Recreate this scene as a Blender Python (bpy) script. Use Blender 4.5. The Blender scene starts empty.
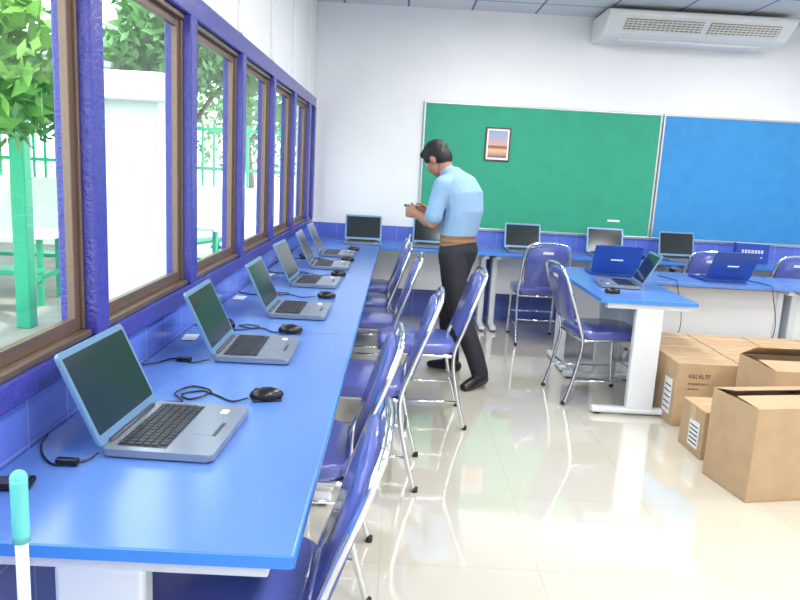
import bpy, bmesh, math, random
import numpy as np
from mathutils import Matrix, Vector, Euler
random.seed(4); rng=np.random.RandomState(7)
sc=bpy.context.scene
try:
    sc.view_settings.view_transform='Standard'
except Exception: pass

# ------------------------------------------------------------------ materials
def lin(c):
    o=[]
    for v in c:
        v=v/255.0
        o.append(v/12.92 if v<=0.04045 else ((v+0.055)/1.055)**2.4)
    return (o[0],o[1],o[2],1.0)
def setin(n,k,v):
    if k in n.inputs: n.inputs[k].default_value=v
def M(name,c,rough=0.5,metal=0.0,spec=0.5,noise=0.0,nscale=20,coat=0.0,bump=0.0,emit=0.0,bscale=80):
    m=bpy.data.materials.new(name); m.use_nodes=True
    nt=m.node_tree; b=nt.nodes['Principled BSDF']
    col=lin(c)
    b.inputs['Base Color'].default_value=col
    setin(b,'Roughness',rough); setin(b,'Metallic',metal); setin(b,'Specular IOR Level',spec)
    setin(b,'Coat Weight',coat)
    tc=nt.nodes.new('ShaderNodeTexCoord')
    if noise>0:
        n=nt.nodes.new('ShaderNodeTexNoise'); n.inputs['Scale'].default_value=nscale; n.inputs['Detail'].default_value=4
        nt.links.new(tc.outputs['Object'],n.inputs['Vector'])
        r=nt.nodes.new('ShaderNodeValToRGB')
        r.color_ramp.elements[0].position=0.3; r.color_ramp.elements[1].position=0.7
        r.color_ramp.elements[0].color=tuple(x*(1-noise) for x in col[:3])+(1,)
        r.color_ramp.elements[1].color=tuple(min(1,x*(1+noise)) for x in col[:3])+(1,)
        nt.links.new(n.outputs['Fac'],r.inputs['Fac']); nt.links.new(r.outputs['Color'],b.inputs['Base Color'])
    if bump>0:
        n2=nt.nodes.new('ShaderNodeTexNoise'); n2.inputs['Scale'].default_value=bscale
        nt.links.new(tc.outputs['Object'],n2.inputs['Vector'])
        bp=nt.nodes.new('ShaderNodeBump'); bp.inputs['Strength'].default_value=bump; bp.inputs['Distance'].default_value=0.01
        nt.links.new(n2.outputs['Fac'],bp.inputs['Height']); nt.links.new(bp.outputs['Normal'],b.inputs['Normal'])
    if emit>0:
        b.inputs['Emission Color'].default_value=col; b.inputs['Emission Strength'].default_value=emit
    return m
def tileM(name,c1,c2,mort,axes,w,h,ms,rough,bump=0.15,spec=0.5,coat=0.0):
    m=bpy.data.materials.new(name); m.use_nodes=True
    nt=m.node_tree; b=nt.nodes['Principled BSDF']; setin(b,'Roughness',rough); setin(b,'Specular IOR Level',spec)
    if coat>0: setin(b,'Coat Weight',coat); setin(b,'Coat IOR',1.8); setin(b,'Coat Roughness',0.05)
    tc=nt.nodes.new('ShaderNodeTexCoord'); sx=nt.nodes.new('ShaderNodeSeparateXYZ'); cx=nt.nodes.new('ShaderNodeCombineXYZ')
    nt.links.new(tc.outputs['Object'],sx.inputs[0])
    nt.links.new(sx.outputs[axes[0]],cx.inputs[0]); nt.links.new(sx.outputs[axes[1]],cx.inputs[1])
    br=nt.nodes.new('ShaderNodeTexBrick'); br.offset=0.0; br.squash=1.0
    br.inputs['Scale'].default_value=1.0; br.inputs['Brick Width'].default_value=w; br.inputs['Row Height'].default_value=h
    br.inputs['Mortar Size'].default_value=ms; br.inputs['Mortar Smooth'].default_value=0.2
    br.inputs['Color1'].default_value=lin(c1); br.inputs['Color2'].default_value=lin(c2); br.inputs['Mortar'].default_value=lin(mort)
    nt.links.new(cx.outputs[0],br.inputs['Vector']); nt.links.new(br.outputs['Color'],b.inputs['Base Color'])
    if bump>0:
        bp=nt.nodes.new('ShaderNodeBump'); bp.inputs['Strength'].default_value=bump; bp.inputs['Distance'].default_value=0.002; bp.invert=True
        nt.links.new(br.outputs['Fac'],bp.inputs['Height']); nt.links.new(bp.outputs['Normal'],b.inputs['Normal'])
    return m
def glassM(name,tint=(244,250,248)):
    m=bpy.data.materials.new(name); m.use_nodes=True
    nt=m.node_tree; nt.nodes.clear()
    o=nt.nodes.new('ShaderNodeOutputMaterial'); t=nt.nodes.new('ShaderNodeBsdfTransparent'); g=nt.nodes.new('ShaderNodeBsdfGlossy')
    t.inputs[0].default_value=lin(tint); g.inputs['Roughness'].default_value=0.02
    lw=nt.nodes.new('ShaderNodeLayerWeight'); lw.inputs['Blend'].default_value=0.5
    pw=nt.nodes.new('ShaderNodeMath'); pw.operation='POWER'; pw.inputs[1].default_value=4.0
    ml=nt.nodes.new('ShaderNodeMath'); ml.operation='MULTIPLY_ADD'; ml.inputs[1].default_value=0.35; ml.inputs[2].default_value=0.03
    nt.links.new(lw.outputs['Facing'],pw.inputs[0]); nt.links.new(pw.outputs[0],ml.inputs[0])
    mx=nt.nodes.new('ShaderNodeMixShader')
    nt.links.new(ml.outputs[0],mx.inputs[0]); nt.links.new(t.outputs[0],mx.inputs[1]); nt.links.new(g.outputs[0],mx.inputs[2])
    nt.links.new(mx.outputs[0],o.inputs[0])
    return m

WHITE=M('wall_white_paint',(240,241,242),0.6,noise=0.02,nscale=3)
CEILM=tileM('ceiling_tile',(220,222,224),(214,217,221),(120,130,150),('X','Y'),0.6,0.6,0.012,0.8,0)
FLOORM=tileM('floor_tile_polished',(210,206,192),(208,203,189),(198,194,180),('X','Y'),0.6,0.6,0.003,0.07,0.02,0.8,1.0)
TILEL=tileM('blue_wall_tile_side',(98,124,224),(106,132,228),(140,160,238),('Y','Z'),0.2,0.25,0.004,0.15)
TILEB=tileM('blue_wall_tile_back',(96,118,210),(102,126,216),(128,146,230),('X','Z'),0.2,0.25,0.004,0.2)
FRAMEB=M('blue_painted_frame',(66,66,158),0.16,noise=0.12,nscale=40,bump=0.35,bscale=110)
BROWN=M('bronze_aluminium',(120,100,86),0.35,0.4)
GLASS=glassM('window_glass')
DESK=M('blue_laminate',(92,130,202),0.20,noise=0.02,nscale=60,bump=0.02,bscale=400)
DESKE=M('blue_edge_band',(66,136,222),0.3)
WPANEL=M('white_laminate',(236,238,240),0.35)
WMETAL=M('white_painted_steel',(225,230,235),0.3,0.1)
VINYL=M('blue_vinyl',(90,100,176),0.20,noise=0.06,nscale=14,bump=0.15,bscale=90,coat=0.4)
CHROME=M('chrome_tube',(226,229,234),0.12,1.0)
RUB=M('black_rubber',(28,28,30),0.6)
LSILV=M('laptop_silver',(142,152,168),0.26,0.45)
LBEZ=M('laptop_blue_silver',(116,152,188),0.3,0.3)
LBLUE=M('laptop_lid_blue',(48,84,166),0.22,0.2)
SCREEN=M('laptop_screen_off',(38,46,48),0.14)
SCREEND=M('laptop_screen_dark',(30,42,48),0.12)
KEY=M('laptop_keys',(30,32,40),0.4)
KDECK=M('laptop_keydeck',(72,76,86),0.4,0.2)
BLACK=M('black_plastic',(20,20,24),0.25)
GREENB=M('green_felt_board',(52,160,128),0.75,noise=0.05,nscale=8)
BLUEBD=M('blue_felt_board',(58,144,206),0.75,noise=0.05,nscale=8)
ALU=M('aluminium_trim',(196,204,206),0.3,0.6)
ACW=M('ac_white_plastic',(236,236,232),0.4)
ACG=M('ac_grille_dark',(140,128,108),0.5)
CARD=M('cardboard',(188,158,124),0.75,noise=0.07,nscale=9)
CARDD=M('cardboard_inside',(140,108,78),0.8)
TAPE=M('packing_tape',(206,180,138),0.25)
INK=M('carton_ink',(66,54,50),0.7)
PAPER=M('white_paper',(240,242,244),0.7)
TEAL=M('teal_plastic_grip',(104,204,200),0.35)
SKIN=M('skin',(172,122,98),0.5); HAIR=M('black_hair',(16,14,15),0.5,bump=0.5,bscale=160)
SHIRT=M('light_blue_shirt',(138,172,206),0.8,noise=0.05,nscale=10,bump=0.5,bscale=16); PANTS=M('dark_trousers',(34,34,44),0.75,bump=0.4,bscale=16)
BELT=M('brown_leather_belt',(140,104,70),0.4); SHOE=M('black_shoe',(22,22,28),0.35); EYEW=M('eye_white',(225,222,218),0.3); LIP=M('lips',(140,80,72),0.5)
GPAINT=M('green_paint',(36,160,120),0.4); CONC=M('concrete_paving',(160,156,150),0.8,noise=0.15,nscale=3)
LEAF=M('tree_leaves',(116,172,70),0.5); LEAF2=M('tree_leaves_dark',(84,138,70),0.5); BARK=M('tree_bark',(98,84,70),0.9,noise=0.2,nscale=12)
EXTW=M('exterior_white_wall',(246,248,246),0.7); ROOF=M('roof_sheet',(200,212,208),0.5)
FILLM=M('fill_fixture_glow',(250,252,255),0.4,emit=1.5)  # glowing strips of the added fill fixtures

# ------------------------------------------------------------------ mesh builder
def catmull(pts,n=6):
    P=[Vector(p) for p in pts]
    if len(P)<3: return P
    Q=[P[0]*2-P[1]]+P+[P[-1]*2-P[-2]]
    out=[]
    for i in range(1,len(Q)-2):
        p0,p1,p2,p3=Q[i-1],Q[i],Q[i+1],Q[i+2]
        for k in range(n):
            t=k/n
            out.append(0.5*((2*p1)+(p2-p0)*t+(2*p0-5*p1+4*p2-p3)*t*t+(3*p1-p0-3*p2+p3)*t**3))
    out.append(P[-1]); return out
class B:
    def __init__(s): s.bm=bmesh.new(); s.mats=[]
    def mi(s,m):
        if m not in s.mats: s.mats.append(m)
        return s.mats.index(m)
    def add(s,tb,mat,X=None,smooth=False):
        if X is not None: tb.transform(X)
        k=s.mi(mat)
        for f in tb.faces: f.material_index=k; f.smooth=smooth
        me=bpy.data.meshes.new('t'); tb.to_mesh(me); tb.free(); s.bm.from_mesh(me); bpy.data.meshes.remove(me)
    def box(s,c,sz,mat,bev=0.0,rot=None,seg=2):
        tb=bmesh.new(); bmesh.ops.create_cube(tb,size=1.0)
        tb.transform(Matrix.Diagonal((sz[0],sz[1],sz[2],1)))
        if bev>0: bmesh.ops.bevel(tb,geom=list(tb.edges),offset=bev,segments=seg,profile=0.5,affect='EDGES')
        X=Matrix.Translation(c)
        if rot is not None: X=X@(rot if isinstance(rot,Matrix) else Euler(rot).to_matrix().to_4x4())
        s.add(tb,mat,X,smooth=False)
    def b2(s,a,b,mat,bev=0.0):
        s.box([(a[i]+b[i])/2 for i in range(3)],[abs(b[i]-a[i]) for i in range(3)],mat,bev)
    def tube(s,pts,r,mat,seg=8,n=6,sm=True,r1=None):
        P=catmull(pts,n) if sm else [Vector(p) for p in pts]
        tb=bmesh.new(); rings=[]; N=len(P)
        d0=(P[1]-P[0]).normalized(); u=d0.orthogonal().normalized()
        for i,p in enumerate(P):
            d=(P[min(i+1,N-1)]-P[max(i-1,0)]).normalized()
            u=(u-d*u.dot(d)).normalized(); v=d.cross(u)
            rr=r if r1 is None else r+(r1-r)*i/(N-1)
            rings.append([tb.verts.new(p+(u*math.cos(a)+v*math.sin(a))*rr) for a in [2*math.pi*k/seg for k in range(seg)]])
        for i in range(N-1):
            for k in range(seg):
                tb.faces.new((rings[i][k],rings[i][(k+1)%seg],rings[i+1][(k+1)%seg],rings[i+1][k]))
        tb.faces.new(rings[0][::-1]); tb.faces.new(rings[-1])
        s.add(tb,mat,None,True)
    def ell(s,c,r,mat,rot=None,seg=16):
        tb=bmesh.new(); bmesh.ops.create_uvsphere(tb,u_segments=seg,v_segments=max(6,seg//2),radius=1.0)
        X=Matrix.Translation(c)
        if rot is not None: X=X@Euler(rot).to_matrix().to_4x4()
        s.add(tb,mat,X@Matrix.Diagonal((r[0],r[1],r[2],1)),True)
    def slab(s,outline,t,mat,X=None,bev=0.0,seg=3,smooth=False):
        tb=bmesh.new(); N=len(outline)
        lo=[tb.verts.new((x,y,-t/2)) for x,y in outline]; hi=[tb.verts.new((x,y,t/2)) for x,y in outline]
        tb.faces.new(lo[::-1]); tb.faces.new(hi)
        for i in range(N): tb.faces.new((lo[i],lo[(i+1)%N],hi[(i+1)%N],hi[i]))
        if bev>0:
            e=[x for x in tb.edges if abs(x.verts[0].co.z-x.verts[1].co.z)<1e-6]
            bmesh.ops.bevel(tb,geom=e,offset=bev,segments=seg,profile=0.5,affect='EDGES')
        s.add(tb,mat,X,smooth)
    def mesh(s,name):
        me=bpy.data.meshes.new(name); bmesh.ops.recalc_face_normals(s.bm,faces=list(s.bm.faces))
        s.bm.to_mesh(me); s.bm.free()
        for m in s.mats: me.materials.append(m)
        return me
    def obj(s,name,loc=(0,0,0),rz=0):
        return put(s.mesh(name),name,loc,rz)
def put(me,name,loc=(0,0,0),rz=0):
    o=bpy.data.objects.new(name,me); sc.collection.objects.link(o); o.location=loc; o.rotation_euler=(0,0,rz); return o
def rrect(w,h,r,n=5):
    o=[]
    for cx,cy,a0 in ((w/2-r,h/2-r,0),(-w/2+r,h/2-r,90),(-w/2+r,-h/2+r,180),(w/2-r,-h/2+r,270)):
        for k in range(n+1):
            a=math.radians(a0+90*k/n); o.append((cx+r*math.cos(a),cy+r*math.sin(a)))
    return o
R90=math.pi/2

# ------------------------------------------------------------------ room shell
WX=-0.860; BY=7.0; CZ=2.97; RX=5.0; NY=-2.6
b=B(); b.b2((WX-0.15,NY-0.15,-0.12),(RX+0.15,BY+0.15,0),FLOORM); b.obj('floor')
b=B(); b.b2((WX-0.5,NY-0.15,CZ),(RX+0.15,BY+0.4,CZ+0.15),CEILM); b.obj('ceiling')
b=B(); b.b2((WX-0.15,BY,0.92),(RX+0.15,BY+0.15,CZ),WHITE); b.b2((WX-0.15,BY-0.008,0),(RX+0.15,BY+0.15,0.90),TILEB); b.b2((WX-0.15,BY-0.008,0.90),(RX+0.15,BY+0.15,0.92),WHITE); b.obj('wall_back')
b=B(); b.b2((RX,NY,0),(RX+0.15,BY,CZ),WHITE); b.obj('wall_right')
b=B(); b.b2((WX,NY-0.15,0),(RX,NY,CZ),WHITE); b.obj('wall_front')
b=B(); b.b2((WX-0.15,NY,0),(WX,BY-0.01,0.88),TILEL)
b.b2((WX-0.15,NY,2.08),(WX,BY-0.01,CZ),WHITE)
b.b2((WX-0.15,6.9,0.88),(WX,BY-0.01,2.08),WHITE)
b.obj('wall_left')
posts=[1.965+0.90*i for i in range(-5,6)]
b=B()
for y in posts: b.b2((WX,y-0.03,2.09),(WX+0.02,y+0.03,CZ-0.001),WHITE,0.004)
b.obj('trim_pilasters')
b=B()
b.b2((WX-0.10,NY,0.88),(WX+0.03,6.9,0.945),FRAMEB,0.006)
b.b2((WX-0.10,NY,1.99),(WX+0.03,6.9,2.08),FRAMEB,0.006)
for y in posts: b.b2((WX-0.07,y-0.042,0.945),(WX+0.035,y+0.042,1.99),FRAMEB,0.006)
b.b2((WX-0.07,6.80,0.945),(WX+0.035,6.9,1.99),FRAMEB,0.006)
b.obj('trim_window_frame')
for i in range(len(posts)):
    y0=posts[i]+0.043; y1=(posts[i+1]-0.043) if i+1<len(posts) else 6.798
    if y1-y0<0.15: continue
    b=B(); x=WX-0.02; z0,z1=0.947,1.988; w=0.022
    b.b2((x-0.03,y0,z0),(x+0.04,y1,z0+0.018),BROWN,0.003)
    b.b2((x-0.03,y0,z1-0.02),(x+0.03,y1,z1),BROWN,0.003)
    b.b2((x-0.02,y0,z0+0.02),(x+0.01,y0+0.006,z1-0.02),BROWN,0.001)
    b.b2((x-0.02,y1-0.012,z0+0.018),(x+0.022,y1,z1-0.02),BROWN,0.003)
    b.b2((x-0.010,y0+0.006,z0+0.018),(x+0.006,y0+0.006+w,z1-0.02),BROWN,0.002)
    b.b2((x-0.010,y1-0.012-0.03,z0+0.018),(x+0.012,y1-0.012,z1-0.02),BROWN,0.002)
    b.b2((x-0.010,y0+0.006+w,z0+0.018),(x+0.010,y1-0.012-w,z0+0.055),BROWN,0.002)
    b.b2((x-0.010,y0+0.006+w,z1-0.05),(x+0.010,y1-0.012-w,z1-0.02),BROWN,0.002)
    b.b2((x-0.002,y0+0.026,z0+0.055),(x+0.003,y1-0.040,z1-0.05),GLASS)
    b.obj('window_%d'%(i+1))
# unseen ceiling fixtures added as fill, in place of light from side windows
for fx in (0.9,3.3):
    for fy in (-1.4,0.8,3.0,5.2):
        b=B(); b.box((0,0,-0.03),(0.34,1.25,0.06),WMETAL,0.008); b.box((-0.08,0,-0.062),(0.03,1.18,0.02),FILLM,0.008); b.box((0.08,0,-0.062),(0.03,1.18,0.02),FILLM,0.008)
        b.obj('added_fill_fixture',(fx,fy,CZ))
        ld=bpy.data.lights.new('fill_area_light','AREA'); ld.shape='RECTANGLE'; ld.size=0.3; ld.size_y=1.2; ld.energy=40; ld.color=(1.0,0.99,0.96)  # area fill light hung under each added fixture
        lo=bpy.data.objects.new('fill_area_light',ld); lo.location=(fx,fy,CZ-0.085); sc.collection.objects.link(lo)

# ------------------------------------------------------------------ notice boards
def board(name,x0,x1,z0,z1,mat):
    b=B(); y=BY-0.009
    b.b2((x0,y-0.022,z0),(x1,y,z1),mat)
    t=0.018
    b.b2((x0-t,y-0.028,z1),(x1+t,y,z1+t),ALU,0.003); b.b2((x0-t,y-0.028,z0-t),(x1+t,y,z0),ALU,0.003)
    b.b2((x0-t,y-0.028,z0),(x0,y,z1),ALU,0.003); b.b2((x1,y-0.028,z0),(x1+t,y,z1),ALU,0.003)
    return b
b=board('g',0.22,2.49,0.93,2.10,GREENB)
b.b2((2.08,BY-0.036,1.06),(2.20,BY-0.030,1.08),PAPER)
b.obj('green_notice_board')
board('b',2.54,4.85,0.93,2.10,BLUEBD).obj('blue_notice_board')
pm=bpy.data.materials.new('sunset_print'); pm.use_nodes=True; nt=pm.node_tree
tc=nt.nodes.new('ShaderNodeTexCoord'); sp=nt.nodes.new('ShaderNodeSeparateXYZ'); rp=nt.nodes.new('ShaderNodeValToRGB')
nt.links.new(tc.outputs['Object'],sp.inputs[0])
mr=nt.nodes.new('ShaderNodeMapRange'); mr.inputs['From Min'].default_value=1.62; mr.inputs['From Max'].default_value=1.875
nt.links.new(sp.outputs['Z'],mr.inputs['Value']); nt.links.new(mr.outputs['Result'],rp.inputs['Fac']); nt.links.new(rp.outputs['Color'],nt.nodes['Principled BSDF'].inputs['Base Color'])
cr=rp.color_ramp; cr.elements[0].color=lin((120,80,76)); cr.elements[1].color=lin((150,168,200)); cr.elements[1].position=0.95
for p,c in ((0.12,(190,150,140)),(0.28,(235,190,140)),(0.40,(96,72,84)),(0.46,(225,165,140)),(0.7,(176,170,190))):
    e=cr.elements.new(p); e.color=lin(c)
b=B(); FR=M('picture_frame_wood',(92,52,44),0.4)
b.b2((0.81,BY-0.047,1.585),(1.055,BY-0.032,1.905),FR,0.004); b.b2((0.825,BY-0.050,1.60),(1.04,BY-0.046,1.89),PAPER); b.b2((0.84,BY-0.052,1.62),(1.025,BY-0.049,1.875),pm)
b.obj('framed_picture')

# ------------------------------------------------------------------ air conditioner
b=B(); prof=[(6.985,2.935),(6.44,2.935),(6.39,2.915),(6.385,2.88),(6.55,2.75),(6.62,2.73),(6.985,2.73)]
tb=bmesh.new(); L=[tb.verts.new((1.74,y,z)) for y,z in prof]; Rr=[tb.verts.new((3.38,y,z)) for y,z in prof]
tb.faces.new(L); tb.faces.new(Rr[::-1])
for i in range(len(prof)): j=(i+1)%len(prof); tb.faces.new((L[i],Rr[i],Rr[j],L[j]))
bmesh.ops.bevel(tb,geom=list(tb.edges),offset=0.01,segments=2,profile=0.5,affect='EDGES')
b.add(tb,ACW)
ang=math.atan2(2.75-2.88,6.55-6.385); cy,cz=(6.385+6.55)/2,(2.75+2.88)/2
for x0,x1 in ((1.90,2.58),(2.64,3.26)):
    rot=Euler((ang,0,0)).to_matrix().to_4x4()
    b.box(((x0+x1)/2,cy,cz),((x1-x0),0.12,0.012),ACG,0,rot)
    for k in range(-2,3):
        off=rot@Vector((0,k*0.026,-0.01)); b.box(((x0+x1)/2,cy+off.y,cz+off.z),((x1-x0),0.006,0.014),ACW,0.002,rot)
    n=16
    for k in range(n):
        off=rot@Vector((0,0,-0.008)); b.box((x0+(k+0.5)*(x1-x0)/n,cy,cz+off.z),(0.006,0.12,0.012),ACW,0,rot)
b.box((2.56,6.8,2.725),(1.3,0.25,0.012),ACW,0.003)
for k in range(12): b.box((2.56,6.69+k*0.02,2.717),(1.25,0.006,0.006),WMETAL)
b.obj('ceiling_air_conditioner')

# ------------------------------------------------------------------ desks
def desk_mesh(L,W):
    b=B()
    b.box((0,0,0.7355),(L-0.004,W,0.027),DESK,0.003)
    b.box((0,-W/2-0.001,0.7355),(L-0.006,0.004,0.024),DESKE); b.box((L/2-0.001,0,0.7355),(0.004,W-0.006,0.024),DESKE); b.box((-L/2+0.001,0,0.7355),(0.004,W-0.006,0.024),DESKE)
    for sx in (-1,1):
        x=sx*(L/2-0.055)
        b.box((x,0.0,0.703),(0.05,W-0.10,0.036),WMETAL,0.004)
        b.box((x,0.02,0.365),(0.055,0.17,0.65),WMETAL,0.01)
        b.box((x,-0.02,0.03),(0.06,min(W-0.08,0.52),0.036),WMETAL,0.012)
        for yy in (-0.24,0.19): b.tube([(x,yy,0),(x,yy,0.02)],0.02,RUB,10,sm=False)
    b.box((0,0.09,0.50),(L-0.165,0.018,0.38),WPANEL,0.002)
    b.box((0,0.06,0.69),(L-0.165,0.04,0.035),WMETAL,0.004)
    return b.mesh('computer_desk')
d1=desk_mesh(1.736,0.692)
for i in range(3): put(d1,'computer_desk',(-0.503,1.165+1.737*(i+0.5),0),R90)
d2=desk_mesh(1.75,0.58)
for x in (0.025,1.775,3.525): put(d2,'computer_desk',(x,6.69,0),0)
put(desk_mesh(0.88,0.60),'computer_desk',(1.57,4.64,0),-R90)
d3=desk_mesh(1.75,0.60)
for x in (2.147,3.899): put(d3,'computer_desk',(x,5.385,0),math.pi)

# ------------------------------------------------------------------ chair (faces -X, back at +X)
b=B()
top=[(-0.205,0.28,0.0),(-0.205,0.225,0.2),(-0.205,0.19,0.42),(-0.2,0.235,0.58),(-0.195,0.31,0.78)]
path=[(x,y,z) for y,x,z in top]+[(0.345,-0.17,0.875),(0.355,-0.10,0.905),(0.358,0,0.912),(0.355,0.10,0.905),(0.345,0.17,0.875)]+[(x,-y,z) for y,x,z in top[::-1]]
b.tube(path,0.0115,CHROME,10,6)
for s_ in (-1,1):
    y=s_*0.20
    b.tube([(-0.225,y,0.0),(-0.205,y,0.2),(-0.195,y,0.38),(-0.16,y,0.432),(0.0,y,0.435),(0.19,y,0.43)],0.0115,CHROME,10,6)
    b.tube([(-0.21,y,0.16),(0.235,y,0.16)],0.007,CHROME,8,sm=False)
    for xx in (-0.226,0.281): b.tube([(xx,y*1.02 if xx>0 else y,0.0),(xx,y*1.02 if xx>0 else y,0.022)],0.0145,RUB,10,sm=False)
b.tube([(-0.207,-0.2,0.22),(-0.207,0.2,0.22)],0.007,CHROME,8,sm=False)
b.tube([(0.22,-0.2,0.22),(0.22,0.2,0.22)],0.007,CHROME,8,sm=False)
b.tube([(0.19,-0.2,0.43),(0.19,0.2,0.43)],0.009,CHROME,8,sm=False)
b.slab(rrect(0.44,0.43,0.07,6),0.055,VINYL,Matrix.Translation((-0.02,0,0.468)),0.022,4,True)
b.slab(rrect(0.41,0.40,0.05,6),0.02,RUB,Matrix.Translation((-0.01,0,0.435)))
def backpad():
    H=0.375
    left=[(-0.165,0),(-0.172,0.08),(-0.178,0.2),(-0.178,0.29),(-0.155,0.345),(-0.10,0.368),(-0.04,H)]
    return [(-x,y) for x,y in left]+[(x,y) for x,y in left[::-1]]
v=Vector((0.115,0,0.36)).normalized()
X=Matrix(((0,v.x,v.z,0.222),(1,0,0,0),(0,v.z,-v.x,0.525),(0,0,0,1)))
b.slab(backpad(),0.036,VINYL,X,0.014,4,True)
b.tube([(0.236,-0.2,0.56),(0.236,0.2,0.56)],0.007,CHROME,8,sm=False)
b.slab([( -0.045,0.31),(0.045,0.31),(0.045,0.335),(-0.045,0.335)],0.001,PAPER,X@Matrix.Translation((0,0,0.0188)))
CH=b.mesh('metal_frame_chair')
def chair(x,y,rz=0): put(CH,'metal_frame_chair',(x,y,0),rz)
for x,y,r in ((-0.35,1.49,0.0),(-0.32,2.34,0.03),(-0.13,3.22,-0.03),(0.16,4.03,0.04),(-0.18,4.60,0.0),(-0.24,5.2,0.02),(-0.24,5.9,-0.02)): chair(x,y,r)
chair(1.40,4.62,math.pi+0.12)
for x,y,r in ((1.29,6.22,0.0),(1.84,6.25,0.12),(2.72,6.24,-0.1),(3.42,6.25,0.05),(4.1,6.25,0.0)): chair(x,y,-R90+r)

# ------------------------------------------------------------------ laptop (hinge line at x=0, user at +X)
def laptop_mesh(lid,bez,scr,deck=LSILV,tilt=22,nm='laptop'):
    b=B(); W=0.35; D=0.265
    b.slab(rrect(D,W,0.014),0.018,deck,Matrix.Translation((D/2,0,0.013)),0.004,2)
    for xx in (0.03,D-0.03):
        for yy in (-0.14,0.14): b.tube([(xx,yy,0),(xx,yy,0.006)],0.008,RUB,8,sm=False)
    b.box((0.088,0,0.0225),(0.118,0.30,0.0015),KDECK)
    for r in range(6):
        n=15 if r<5 else 10; xk=0.038+r*0.0195
        ws=[0.018]*4+[0.09]+[0.018]*5 if r==5 else [0.0165]*n
        tot=sum(ws)+0.003*(len(ws)-1); yk=-tot/2
        for w in ws:
            b.box((xk,yk+w/2,0.0245),(0.0155,w,0.003),KEY); yk+=w+0.003
    b.box((0.200,-0.01,0.0222),(0.052,0.09,0.001),LSILV)
    b.box((0.233,-0.01,0.0225),(0.009,0.09,0.002),KDECK)
    b.box((0.21,0.12,0.0222),(0.02,0.03,0.0006),PAPER)
    b.tube([(0.004,-0.13,0.022),(0.004,0.13,0.022)],0.008,KDECK,10,sm=False)
    t=math.radians(tilt); up=Vector((-math.sin(t),0,math.cos(t))); nn=Vector((math.cos(t),0,math.sin(t)))
    H=0.24
    X=Matrix(((0,up.x,nn.x,-0.002+up.x*H/2),(1,0,0,0),(0,up.z,nn.z,0.022+up.z*H/2),(0,0,0,1)))
    b.slab(rrect(W,H,0.012),0.007,lid,X,0.002,2)
    b.slab(rrect(W-0.006,H-0.006,0.01),0.002,bez,Matrix.Translation(nn*0.004)@X)
    b.slab(rrect(W-0.030,H-0.040,0.003,2),0.0015,scr,Matrix.Translation(nn*0.005+up*0.004)@X)
    b.slab(rrect(0.09,0.012,0.002,2),0.001,PAPER,Matrix.Translation(-nn*0.0042)@X)
    return b.mesh(nm)
L1=laptop_mesh(LBEZ,LBEZ,SCREEN,tilt=25); L2=laptop_mesh(LBEZ,LBEZ,SCREEND,tilt=13); L3=laptop_mesh(LBLUE,LBLUE,SCREEND,deck=LBLUE,tilt=27)
for x,y,r in ((-0.660,1.725,-0.04),(-0.625,2.56,0.02),(-0.575,3.32,0.0),(-0.60,4.19,-0.03),(-0.59,4.95,0.03),(-0.60,5.65,0.0)):
    put(L1,'laptop',(x,y,0.7495),r)
for x,y,r in ((-0.32,6.72,0.05),(0.33,6.76,0.0),(1.22,6.76,0.03),(2.02,6.76,-0.03),(2.72,6.76,0.04)):
    put(L2,'laptop',(x,y,0.7495),-R90+r)
put(laptop_mesh(LSILV,LBEZ,SCREEND,tilt=28),'laptop',(1.67,4.78,0.7495),math.pi-0.12)
put(L3,'laptop',(1.66,5.26,0.7495),R90-0.08); put(L3,'laptop',(2.52,5.25,0.7495),R90+0.1)
# small blue product carton standing on the back desk
b=B(); BLB=M('blue_printed_carton',(44,74,168),0.35)
b.box((0,0,0.095),(0.31,0.07,0.19),BLB,0.003)
for k in range(7): b.box((-0.09+k*0.03,-0.0355,0.115),(0.019,0.001,0.030),PAPER,0); b.box((-0.09+k*0.03,-0.0362,0.115),(0.007,0.001,0.014),BLB,0)
b.box((0.02,-0.0355,0.06),(0.16,0.001,0.008),PAPER); b.box((0,0,0.1905),(0.29,0.03,0.001),PAPER)
b.obj('small_blue_box',(3.42,6.72,0.7495),-0.08)

# mice
b=B(); b.ell((0,0,0.014),(0.052,0.031,0.024),BLACK); b.box((0.0,0,0.004),(0.085,0.052,0.008),BLACK,0.003); b.ell((0.028,0,0.034),(0.01,0.004,0.005),KDECK)
MO=b.mesh('computer_mouse')
for x,y,r in ((-0.365,2.02,0.3),(-0.425,2.88,0.2),(-0.36,3.72,0.2),(-0.365,4.52,0.3),(-0.36,5.28,0.1),(-0.36,5.98,0.2),(1.40,4.42,0),(1.55,6.6,1.5),(0.62,6.6,1.5),(2.33,6.6,1.5),(3.02,6.6,1.5)):
    put(MO,'computer_mouse',(x,y,0.7495),math.pi+r)
# cables
def cable(name,pts,r=0.0028): 
    b=B(); b.tube(pts,r,BLACK,6,8); return b
z=0.7525
b=cable('c',[(-0.672,1.548,0.76),(-0.69,1.52,z),(-0.74,1.49,z),(-0.79,1.53,z),(-0.83,1.60,z),(-0.845,1.66,z)]); b.box((-0.72,1.498,z+0.006),(0.05,0.018,0.016),BLACK,0.003); b.obj('power_cable')
b=cable('c',[(-0.418,2.003,z+0.004),(-0.46,1.98,z),(-0.52,2.03,z),(-0.57,2.06,z),(-0.62,2.02,z),(-0.58,1.98,z),(-0.54,2.05,z+0.003),(-0.61,2.10,z),(-0.64,2.02,z+0.003),(-0.60,1.96,z),(-0.64,1.925,0.76)])
b.obj('mouse_cable')
b=cable('c',[(-0.635,2.38,0.76),(-0.69,2.36,z),(-0.76,2.40,z),(-0.80,2.34,z),(-0.84,2.30,z)]); b.box((-0.72,2.375,z+0.006),(0.05,0.018,0.016),BLACK,0.003); b.obj('power_cable')
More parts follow.
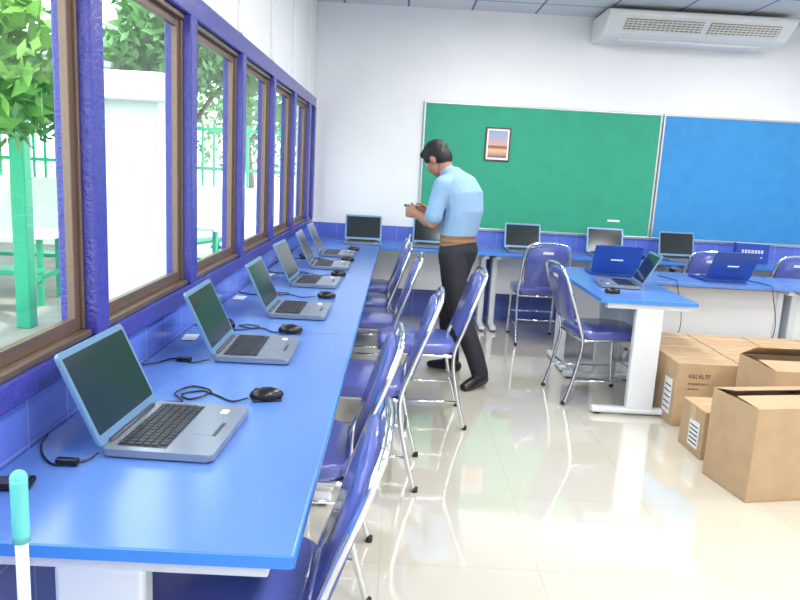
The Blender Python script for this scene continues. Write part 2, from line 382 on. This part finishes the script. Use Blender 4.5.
for yy in (2.9,3.72,4.52,5.28):
    b=cable('c',[(-0.42,yy+0.0,z+0.004),(-0.49,yy-0.03,z),(-0.55,yy+0.03,z),(-0.60,yy+0.02,z),(-0.66,yy+0.06,z),(-0.61,yy+0.08,z),(-0.57,yy+0.04,z+0.003),(-0.64,yy-0.02,z),(-0.75,yy-0.02,z),(-0.84,yy+0.03,z)]); b.obj('mouse_cable')
    b=B(); b.box((-0.70,yy+0.03,z+0.012),(0.045,0.09,0.026),BLACK,0.005,(0,0,0.4)); b.obj('power_adapter')
for yy,rr in ((2.72,0.1),(3.60,0.0),(4.42,-0.1),(5.2,0.1)):
    b=B(); b.box((0,0,0.001),(0.055,0.10,0.001),PAPER); b.obj('paper_label',(-0.80,yy,0.7495),rr)
b=B(); b.box((0,0,0.008),(0.10,0.05,0.014),BLACK,0.005); b.box((0,0,0.0155),(0.08,0.04,0.001),KDECK); b.obj('mobile_phone',(-0.79,1.38,0.7495),0.2)
b=B()
for x in (2.05,2.75,3.45):
    b.tube([(x,5.4,z),(x+0.05,5.2,z),(x+0.02,5.07,0.757),(x+0.03,5.055,0.70),(x+0.08,5.05,0.45),(x+0.02,5.05,0.2)],0.003,BLACK,6,6)
b.obj('hanging_cable')

# ------------------------------------------------------------------ broom with teal grip
b=B()
b.tube([(0,0,0.06),(0.0,0.0,0.88)],0.0095,WMETAL,12,sm=False)
b.tube([(0,0,0.865),(0,0,0.88),(0,0,0.95),(0,0,0.96),(0,0,0.967)],0.0125,TEAL,14,sm=False)
b.ell((0,0,0.968),(0.0125,0.0125,0.012),TEAL)
b.box((0,0,0.07),(0.26,0.045,0.04),TEAL,0.01)
for k in range(26): b.box((-0.125+k*0.01,0,0.028),(0.006,0.035,0.055),TEAL)
b.obj('broom',(-0.545,0.98,0.0),0.1)

# ------------------------------------------------------------------ cartons
cr_=random.Random(9)
def carton(w,d,h,loc,rz,opened=False,label=True,an2=0.6):
    b=B(); t=0.005
    if not opened:
        b.box((0,0,h/2),(w,d,h),CARD,0.004)
        b.box((0,0,h+0.0003),(w-0.01,0.004,0.0012),CARDD)
        b.box((0,0,h+0.001),(w-0.004,0.05,0.001),TAPE)
        for s_ in (-1,1): b.box((s_*(w/2+0.0006),0,h-0.045),(0.001,0.05,0.09),TAPE)
    else:
        b.box((0,0,t/2),(w,d,t),CARD)
        for s_ in (-1,1):
            b.box((s_*(w/2-t/2),0,h/2),(t,d,h),CARD,0.001); b.box((0,s_*(d/2-t/2),h/2),(w-2*t,t,h),CARD,0.001)
        fl=d/2
        for s_,an in ((-1,0.08),(1,an2)):
            c=Vector((0,s_*(d/2),h))+Vector((0,-s_*math.cos(an)*fl*0.48,math.sin(an)*fl*0.48))
            b.box(c,(w-0.006,fl*0.96,0.004),CARD,0.001,Euler((-s_*an,0,0)).to_matrix().to_4x4())
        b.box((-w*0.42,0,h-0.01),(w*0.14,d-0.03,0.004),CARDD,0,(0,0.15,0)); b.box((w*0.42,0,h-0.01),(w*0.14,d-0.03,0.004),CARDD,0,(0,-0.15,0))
    if label:
        yf=-d/2-0.0006
        def word(x0,zc,hh,n):
            gw=hh*0.62
            for i in range(n):
                gx=x0+i*gw*1.25
                b.box((gx,yf,zc),(gw*0.22,0.001,hh),INK)
                if cr_.random()<0.7: b.box((gx+gw*0.6,yf,zc),(gw*0.2,0.001,hh),INK)
                b.box((gx+gw*0.3,yf,zc+cr_.choice((-0.4,0,0.4))*hh),(gw*0.6,0.001,hh*0.18),INK)
        word(-w*0.30,h*0.80,0.026,7); word(-w*0.30,h*0.68,0.014,12)
        word(-w*0.30,h*0.60,0.010,9)
        b.box((w*0.36,yf,h*0.22),(0.045,0.001,0.045),INK)
        b.box((-w/2-0.0006,-d*0.12,h*0.42),(0.001,d*0.42,h*0.55),PAPER)
        for k in range(5): b.box((-w/2-0.0014,-d*0.12,h*(0.22+0.09*k)),(0.0008,d*0.34,0.008),INK)
    b.obj('cardboard_box',loc,rz)
for i in range(4):
    for j in range(3):
        carton(0.385,0.28,0.40,(1.93+0.395*i,4.22+0.29*j,0),0.0)
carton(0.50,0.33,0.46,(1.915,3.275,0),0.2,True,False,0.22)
carton(0.30,0.27,0.27,(1.84,3.70,0),0.05,False,True)
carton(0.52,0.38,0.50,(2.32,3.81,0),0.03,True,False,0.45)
carton(0.50,0.30,0.44,(2.54,3.36,0),-0.03,False,True)

# ------------------------------------------------------------------ man
base=Vector((0.435,4.93,0)); ph=math.radians(34)
F=Vector((-math.cos(ph),math.sin(ph),0)); S=Vector((-F.y,F.x,0)); Z=Vector((0,0,1))
def W(a,bb,zz): return base+F*a+S*bb+Z*zz
prims=[]
tb=bmesh.new()
def ring(c,A,Bx,ra,rb,n=20): return [tb.verts.new(c+A*math.cos(t)*ra+Bx*math.sin(t)*rb) for t in [2*math.pi*k/n for k in range(n)]]
def loft(pts,mat,A=None,n=20,cap=True):
    P=[p[0] for p in pts]; N=len(P); u=A.copy() if A is not None else (P[1]-P[0]).orthogonal().normalized()
    rr=[]
    def fr(i):
        nonlocal u
        d=(P[min(i+1,N-1)]-P[max(i-1,0)]).normalized()
        u=(u-d*u.dot(d)).normalized(); return d,u.copy(),d.cross(u)
    for i in range(N):
        d,a,bv=fr(i); c,ra,rb=pts[i]; m=min(ra,rb)
        if i==0 and cap:
            for an in (80,55,28):
                s_=math.sin(math.radians(an)); k=math.cos(math.radians(an)); rr.append(ring(c-d*m*s_,a,bv,ra*k,rb*k,n))
        rr.append(ring(c,a,bv,ra,rb,n))
        if i==N-1 and cap:
            for an in (28,55,80):
                s_=math.sin(math.radians(an)); k=math.cos(math.radians(an)); rr.append(ring(c+d*m*s_,a,bv,ra*k,rb*k,n))
    for i in range(len(rr)-1):
        for k in range(n): tb.faces.new((rr[i][k],rr[i][(k+1)%n],rr[i+1][(k+1)%n],rr[i+1][k]))
    tb.faces.new(rr[0][::-1]); tb.faces.new(rr[-1])
    prims.append(('L',pts,A,mat))
def limb(pts,mat): loft([(p,r,r) for p,r in pts],mat)
def ellp(c,ax,r,mat):
    t2=bmesh.new(); bmesh.ops.create_uvsphere(t2,u_segments=20,v_segments=12,radius=1.0)
    X=Matrix(((ax[0].x*r[0],ax[1].x*r[1],ax[2].x*r[2],c.x),(ax[0].y*r[0],ax[1].y*r[1],ax[2].y*r[2],c.y),(ax[0].z*r[0],ax[1].z*r[1],ax[2].z*r[2],c.z),(0,0,0,1)))
    t2.transform(X); me=bpy.data.meshes.new('t'); t2.to_mesh(me); t2.free(); tb.from_mesh(me); bpy.data.meshes.remove(me)
    prims.append(('E',(c,ax,r),None,mat))
mSH,mPA,mSK,mHA,mBE,mSO,mEY,mLI=range(8)
loft([(W(0.005,0,1.0),0.114,0.160),(W(-0.010,0,1.10),0.124,0.166),(W(-0.025,0,1.20),0.130,0.176),(W(-0.015,0,1.30),0.128,0.184),(W(0.025,0,1.375),0.108,0.170),(W(0.07,0,1.425),0.072,0.10)],mSH,F)
loft([(W(0.085,0,1.422),0.07,0.068),(W(0.115,0,1.445),0.062,0.06)],mSH,F)
for s_ in (1,-1):
    loft([(W(0.04,s_*0.07,1.40),0.055,0.055),(W(0.05,s_*0.165,1.37),0.062,0.062)],mSH)
loft([(W(0.0,0,0.978),0.122,0.168),(W(0.0,0,0.992),0.122,0.168)],mBE,F,cap=False)
loft([(W(0,0,0.86),0.120,0.168),(W(-0.01,0,0.92),0.128,0.173),(W(0,0,0.975),0.116,0.162)],mPA,F)
limb([(W(-0.01,0.085,0.90),0.098),(W(-0.04,0.09,0.72),0.092),(W(-0.09,0.09,0.52),0.072),(W(-0.17,0.09,0.36),0.070),(W(-0.25,0.09,0.20),0.064),(W(-0.295,0.09,0.09),0.060)],mPA)
limb([(W(0.0,-0.085,0.90),0.098),(W(0.05,-0.09,0.72),0.092),(W(0.09,-0.095,0.50),0.074),(W(0.085,-0.10,0.34),0.070),(W(0.06,-0.10,0.20),0.064),(W(0.045,-0.10,0.09),0.060)],mPA)
def foot(a,bb,da,db):
    d=(F*da+S*db).normalized(); p=W(a,bb,0)
    loft([(p-d*0.05+Z*0.045,0.036,0.042),(p+d*0.05+Z*0.045,0.040,0.042),(p+d*0.12+Z*0.034,0.044,0.032),(p+d*0.17+Z*0.026,0.036,0.024)],mSO,d.cross(Z))
    limb([(p+Z*0.05,0.036),(p+Z*0.11,0.034)],mSO)
foot(-0.295,0.09,0.15,0.98); foot(0.045,-0.10,1,0.1)
def arm(s_,sh,el,wr):
    sh,el,wr=W(*sh),W(*el),W(*wr)
    mid=sh.lerp(el,0.74)
    limb([(sh,0.062),(sh.lerp(el,0.4),0.060),(mid,0.060),(sh.lerp(el,0.80),0.062)],mSH)
    limb([(mid,0.042),(el,0.040),(el.lerp(wr,0.3),0.041),(el.lerp(wr,0.7),0.032),(wr,0.026)],mSK)
    d=(F*0.95-S*s_*0.22+Z*0.12).normalized(); n=(-S*s_); n=(n-d*n.dot(d)).normalized(); c=d.cross(n); 
    if c.z<0: c=-c
    loft([(wr,0.019,0.027),(wr+d*0.03,0.017,0.036),(wr+d*0.075,0.015,0.041),(wr+d*0.088,0.013,0.038)],mSK,n)
    for k,(off,ln) in enumerate(((-0.031,0.060),(-0.010,0.075),(0.011,0.080),(0.031,0.070))):
        p0=wr+d*0.075+c*off; p1=wr+d*(0.088+ln*0.35)+c*off*1.08+n*0.010
        p2=p1+d*ln*0.2+n*ln*0.35; p3=p2+n*ln*0.27-d*ln*0.1
        limb([(p0,0.0095),(p1,0.0088),(p2,0.0080),(p3,0.0072)],mSK)
    t0=wr+d*0.025+c*0.028; t1=t0+d*0.03+c*0.022+n*0.008; t2=t1+d*0.030+c*0.006+n*0.018; t3=t2+d*0.018+n*0.014
    limb([(t0,0.013),(t1,0.0115),(t2,0.010),(t3,0.0085)],mSK)
    return wr,d,n,c
hl=arm(1,(0.05,0.185,1.36),(0.085,0.235,1.105),(0.295,0.105,1.150))
hr=arm(-1,(0.05,-0.185,1.36),(0.105,-0.225,1.115),(0.295,-0.085,1.150))
tl=math.radians(38); HF=(F*math.cos(tl)-Z*math.sin(tl)).normalized(); HU=(F*math.sin(tl)+Z*math.cos(tl)).normalized(); HS=S
Hc=W(0.215,0,1.550)
limb([(W(0.07,0,1.40),0.062),(W(0.13,0,1.455),0.054),(Hc-HU*0.045-HF*0.03,0.054)],mSK)
ax=(HF,HS,HU)
def H(f,s_,u): return Hc+HF*f+HS*s_+HU*u
ellp(H(0.0,0,0.015),ax,(0.092,0.072,0.092),mSK)
ellp(H(0.035,0,-0.045),ax,(0.062,0.058,0.072),mSK)
ellp(H(0.055,0,-0.088),ax,(0.034,0.034,0.026),mSK)
ellp(H(0.080,0,0.012),ax,(0.016,0.045,0.010),mSK)
limb([(H(0.088,0,0.0),0.008),(H(0.104,0,-0.030),0.012)],mSK)
ellp(H(0.096,0,-0.036),ax,(0.012,0.018,0.009),mSK)
ellp(H(0.088,0,-0.062),ax,(0.012,0.024,0.006),mLI); ellp(H(0.086,0,-0.072),ax,(0.012,0.020,0.006),mLI)
for s_ in (1,-1):
    ellp(H(0.074,s_*0.030,-0.006),ax,(0.013,0.013,0.009),mEY)
    ellp(H(0.084,s_*0.030,-0.007),ax,(0.005,0.006,0.006),mHA)
    ellp(H(0.002,s_*0.077,-0.024),ax,(0.019,0.011,0.030),mSK)
ellp(H(-0.010,0,0.032),ax,(0.103,0.083,0.096),mHA)
ellp(H(-0.045,0,-0.014),ax,(0.064,0.077,0.082),mHA)
ellp(H(0.056,0,0.074),ax,(0.046,0.060,0.030),mHA)
for s_ in (1,-1): ellp(H(0.022,s_*0.066,0.018),ax,(0.020,0.012,0.040),mHA)
me=bpy.data.meshes.new('man_raw'); bmesh.ops.recalc_face_normals(tb,faces=list(tb.faces)); tb.to_mesh(me); tb.free()
raw=bpy.data.objects.new('man_raw',me); sc.collection.objects.link(raw)
md=raw.modifiers.new('r','REMESH'); md.mode='VOXEL'; md.voxel_size=0.0055; md.use_smooth_shade=True
ms=raw.modifiers.new('s','SMOOTH'); ms.factor=0.5; ms.iterations=3
dg=bpy.context.evaluated_depsgraph_get(); dg.update()
me2=bpy.data.meshes.new_from_object(raw.evaluated_get(dg)); me2.name='man'
bpy.data.objects.remove(raw)
me2.materials.clear()
for m in (SHIRT,PANTS,SKIN,HAIR,BELT,SHOE,EYEW,LIP): me2.materials.append(m)
nf=len(me2.polygons); C=np.zeros(nf*3); me2.polygons.foreach_get('center',C); C=C.reshape(-1,3)
best=np.full(nf,1e9); idx=np.zeros(nf,dtype=np.int32)
for kind,dat,A,mat in prims:
    if kind=='E':
        c,axx,r=dat; q=C-np.array(c); e=np.stack([q@np.array(axx[i])/r[i] for i in range(3)],1)
        dist=(np.linalg.norm(e,axis=1)-1)*min(r)
    else:
        dist=np.full(nf,1e9)
        for i in range(len(dat)-1):
            p,q_=np.array(dat[i][0]),np.array(dat[i+1][0]); d=q_-p; L_=np.linalg.norm(d); dn=d/L_
            t=np.clip((C-p)@dn/L_,0,1); off=C-(p+np.outer(t,d))
            ra=dat[i][1]+(dat[i+1][1]-dat[i][1])*t; rb=dat[i][2]+(dat[i+1][2]-dat[i][2])*t
            if A is not None:
                a=np.array(A); a=a-dn*(a@dn); a/=np.linalg.norm(a); bb=np.cross(dn,a)
                oa=off@a; ob=off@bb; ax3=off@dn
                mm=np.minimum(ra,rb)
                dd=(np.sqrt((oa/ra)**2+(ob/rb)**2+(ax3/mm)**2)-1)*mm
            else: dd=np.linalg.norm(off,axis=1)-ra
            dist=np.minimum(dist,dd)
    mk=dist<best; best[mk]=dist[mk]; idx[mk]=mat
me2.polygons.foreach_set('material_index',idx)
me2.polygons.foreach_set('use_smooth',np.ones(nf,dtype=bool))
me2.update()
man=put(me2,'man')
b=B(); pc=(hl[0]+hl[1]*0.105+hr[0]+hr[1]*0.105)/2+Z*0.012
rot=Matrix((( F.x,S.x,0,0),(F.y,S.y,0,0),(0,0,1,0),(0,0,0,1)))@Euler((0,-0.5,0)).to_matrix().to_4x4()
b.box(pc,(0.12,0.06,0.012),BLACK,0.004,rot); b.box(pc+rot.to_3x3()@Vector((0,0,0.0065)),(0.095,0.052,0.001),SCREEN,0,rot)
ph_=b.obj('handheld_phone'); ph_.parent=man

# ------------------------------------------------------------------ outside
b=B(); b.b2((-30,-12,-0.25),(WX-0.16,30,-0.13),CONC); b.obj('paved_ground')
b=B()
for x,y in ((-3.3,6.2),(-5.6,6.2),(-3.3,9.0),(-5.6,9.0),(-7.9,6.2),(-7.9,9.0)):
    b.box((x,y,1.0),(0.13,0.13,2.26),GPAINT,0.01)
b.box((-5.6,6.2,2.15),(4.9,0.1,0.16),GPAINT); b.box((-5.6,9.0,2.15),(4.9,0.1,0.16),GPAINT); b.box((-5.6,6.2,1.85),(4.9,0.06,0.06),GPAINT)
b.box((-5.6,7.6,2.34),(5.4,3.8,0.05),ROOF,0,(0.06,0,0))
for k in range(9): b.box((-7.9+k*0.58,7.6,2.26),(0.05,3.6,0.08),GPAINT)
b.obj('green_pavilion')
def bench(loc,rz):
    b=B(); b.box((0,0,0.72),(1.6,0.7,0.05),WPANEL,0.01)
    for s_ in (-1,1):
        b.box((0,s_*0.65,0.42),(1.6,0.3,0.04),GPAINT,0.01)
        for xx in (-0.65,0.65): b.box((xx,s_*0.65,0.20),(0.05,0.05,0.40),GPAINT); b.box((xx,s_*0.25,0.35),(0.05,0.05,0.7),GPAINT)
    for xx in (-0.65,0.65): b.box((xx,0,0.3),(0.05,1.5,0.05),GPAINT)
    b.obj('picnic_table',loc,rz)
bench((-4.3,7.3,-0.13),0.1); bench((-6.4,7.5,-0.13),0.0); bench((-2.3,9.6,-0.13),1.2)
b=B(); b.box((-2.45,6.6,0.9),(0.55,0.35,2.1),EXTW,0.01); b.box((-2.45,6.6,2.05),(0.7,0.5,0.25),EXTW,0.02); b.obj('white_gate_pillar')
b=B(); b.b2((-12,12,-0.13),(-0.5,12.2,1.0),EXTW)
for k in range(60): b.box((-11.9+k*0.19,12.1,1.5),(0.04,0.04,1.1),GPAINT)
b.box((-6.2,12.1,1.3),(11.5,0.05,0.06),GPAINT); b.box((-6.2,12.1,1.95),(11.5,0.05,0.06),GPAINT); b.obj('boundary_fence')
def tree(loc,h,R,n,seed,mat,tr=0.11):
    r=np.random.RandomState(seed); b=B()
    b.tube([(0,0,-0.0),(0.05,0.03,h*0.35),(-0.04,0.05,h*0.7),(0.05,0,h)],tr,BARK,10,6,r1=0.05)
    cl=[]
    for k in range(9):
        a=2*math.pi*k/9+r.rand(); rr_=R*(0.35+0.5*r.rand()); zz=h+(r.rand()-0.35)*R*0.9
        p=(math.cos(a)*rr_,math.sin(a)*rr_,zz); cl.append(p)
        b.tube([(0,0,h*0.65),(p[0]*0.5,p[1]*0.5,(h*0.7+zz)/2),p],0.035,BARK,6,5,r1=0.012)
    cl.append((0,0,h+R*0.5))
    k=b.mi(mat)
    for i in range(n):
        c=cl[r.randint(len(cl))]; dv=r.normal(size=3); dv/=np.linalg.norm(dv); q=np.array(c)+dv*R*0.42*r.rand()**0.4
        s_=0.04+0.035*r.rand(); u=r.normal(size=3); u/=np.linalg.norm(u); w=np.cross(u,r.normal(size=3)); w/=np.linalg.norm(w)
        vs=[b.bm.verts.new(q+u*s_*1.5*a_+w*s_*0.6*b_) for a_,b_ in ((-1,0),(0,-1),(1,0),(0,1))]
        f=b.bm.faces.new(vs); f.material_index=k
    b.obj('leafy_tree',loc)
tree((-3.7,4.1,-0.13),2.5,1.4,9000,1,LEAF); tree((-7.0,10.9,-0.13),3.0,1.7,6000,2,LEAF); tree((-4.6,10.6,-0.13),2.3,1.3,6000,3,LEAF2)
tree((-2.35,7.7,-0.13),2.7,0.8,3500,5,LEAF2,0.07); tree((-10.8,7.0,-0.13),3.0,2.2,6000,6,LEAF); tree((-3.2,15,-0.13),3.0,2.4,6000,8,LEAF2)

# ------------------------------------------------------------------ world & sun
w=bpy.data.worlds.new('World'); sc.world=w; w.use_nodes=True
bg=w.node_tree.nodes['Background']; bg.inputs[0].default_value=(0.92,0.96,1.0,1); bg.inputs[1].default_value=5.5
sd=bpy.data.lights.new('sun','SUN'); sd.energy=4.0; sd.angle=0.03; sd.color=(1,0.96,0.88)
so=bpy.data.objects.new('sun',sd); so.rotation_euler=Vector((-0.55,0.45,-0.85)).to_track_quat('-Z','Y').to_euler(); sc.collection.objects.link(so)

# ------------------------------------------------------------------ camera
p=math.radians(10.5); yaw=0.010; th=0.055
Fc=Vector((math.sin(yaw)*math.cos(p),math.cos(yaw)*math.cos(p),-math.sin(p))); R0=Vector((math.cos(yaw),-math.sin(yaw),0)); U0=R0.cross(Fc)
Rc=R0*math.cos(th)+U0*math.sin(th); Uc=-R0*math.sin(th)+U0*math.cos(th)
cd=bpy.data.cameras.new('camera'); cd.sensor_width=36; cd.lens=31.5; cd.clip_start=0.05
co=bpy.data.objects.new('camera',cd); sc.collection.objects.link(co)
co.matrix_world=Matrix(((Rc.x,Uc.x,-Fc.x,0),(Rc.y,Uc.y,-Fc.y,0),(Rc.z,Uc.z,-Fc.z,1.45),(0,0,0,1)))
sc.camera=co
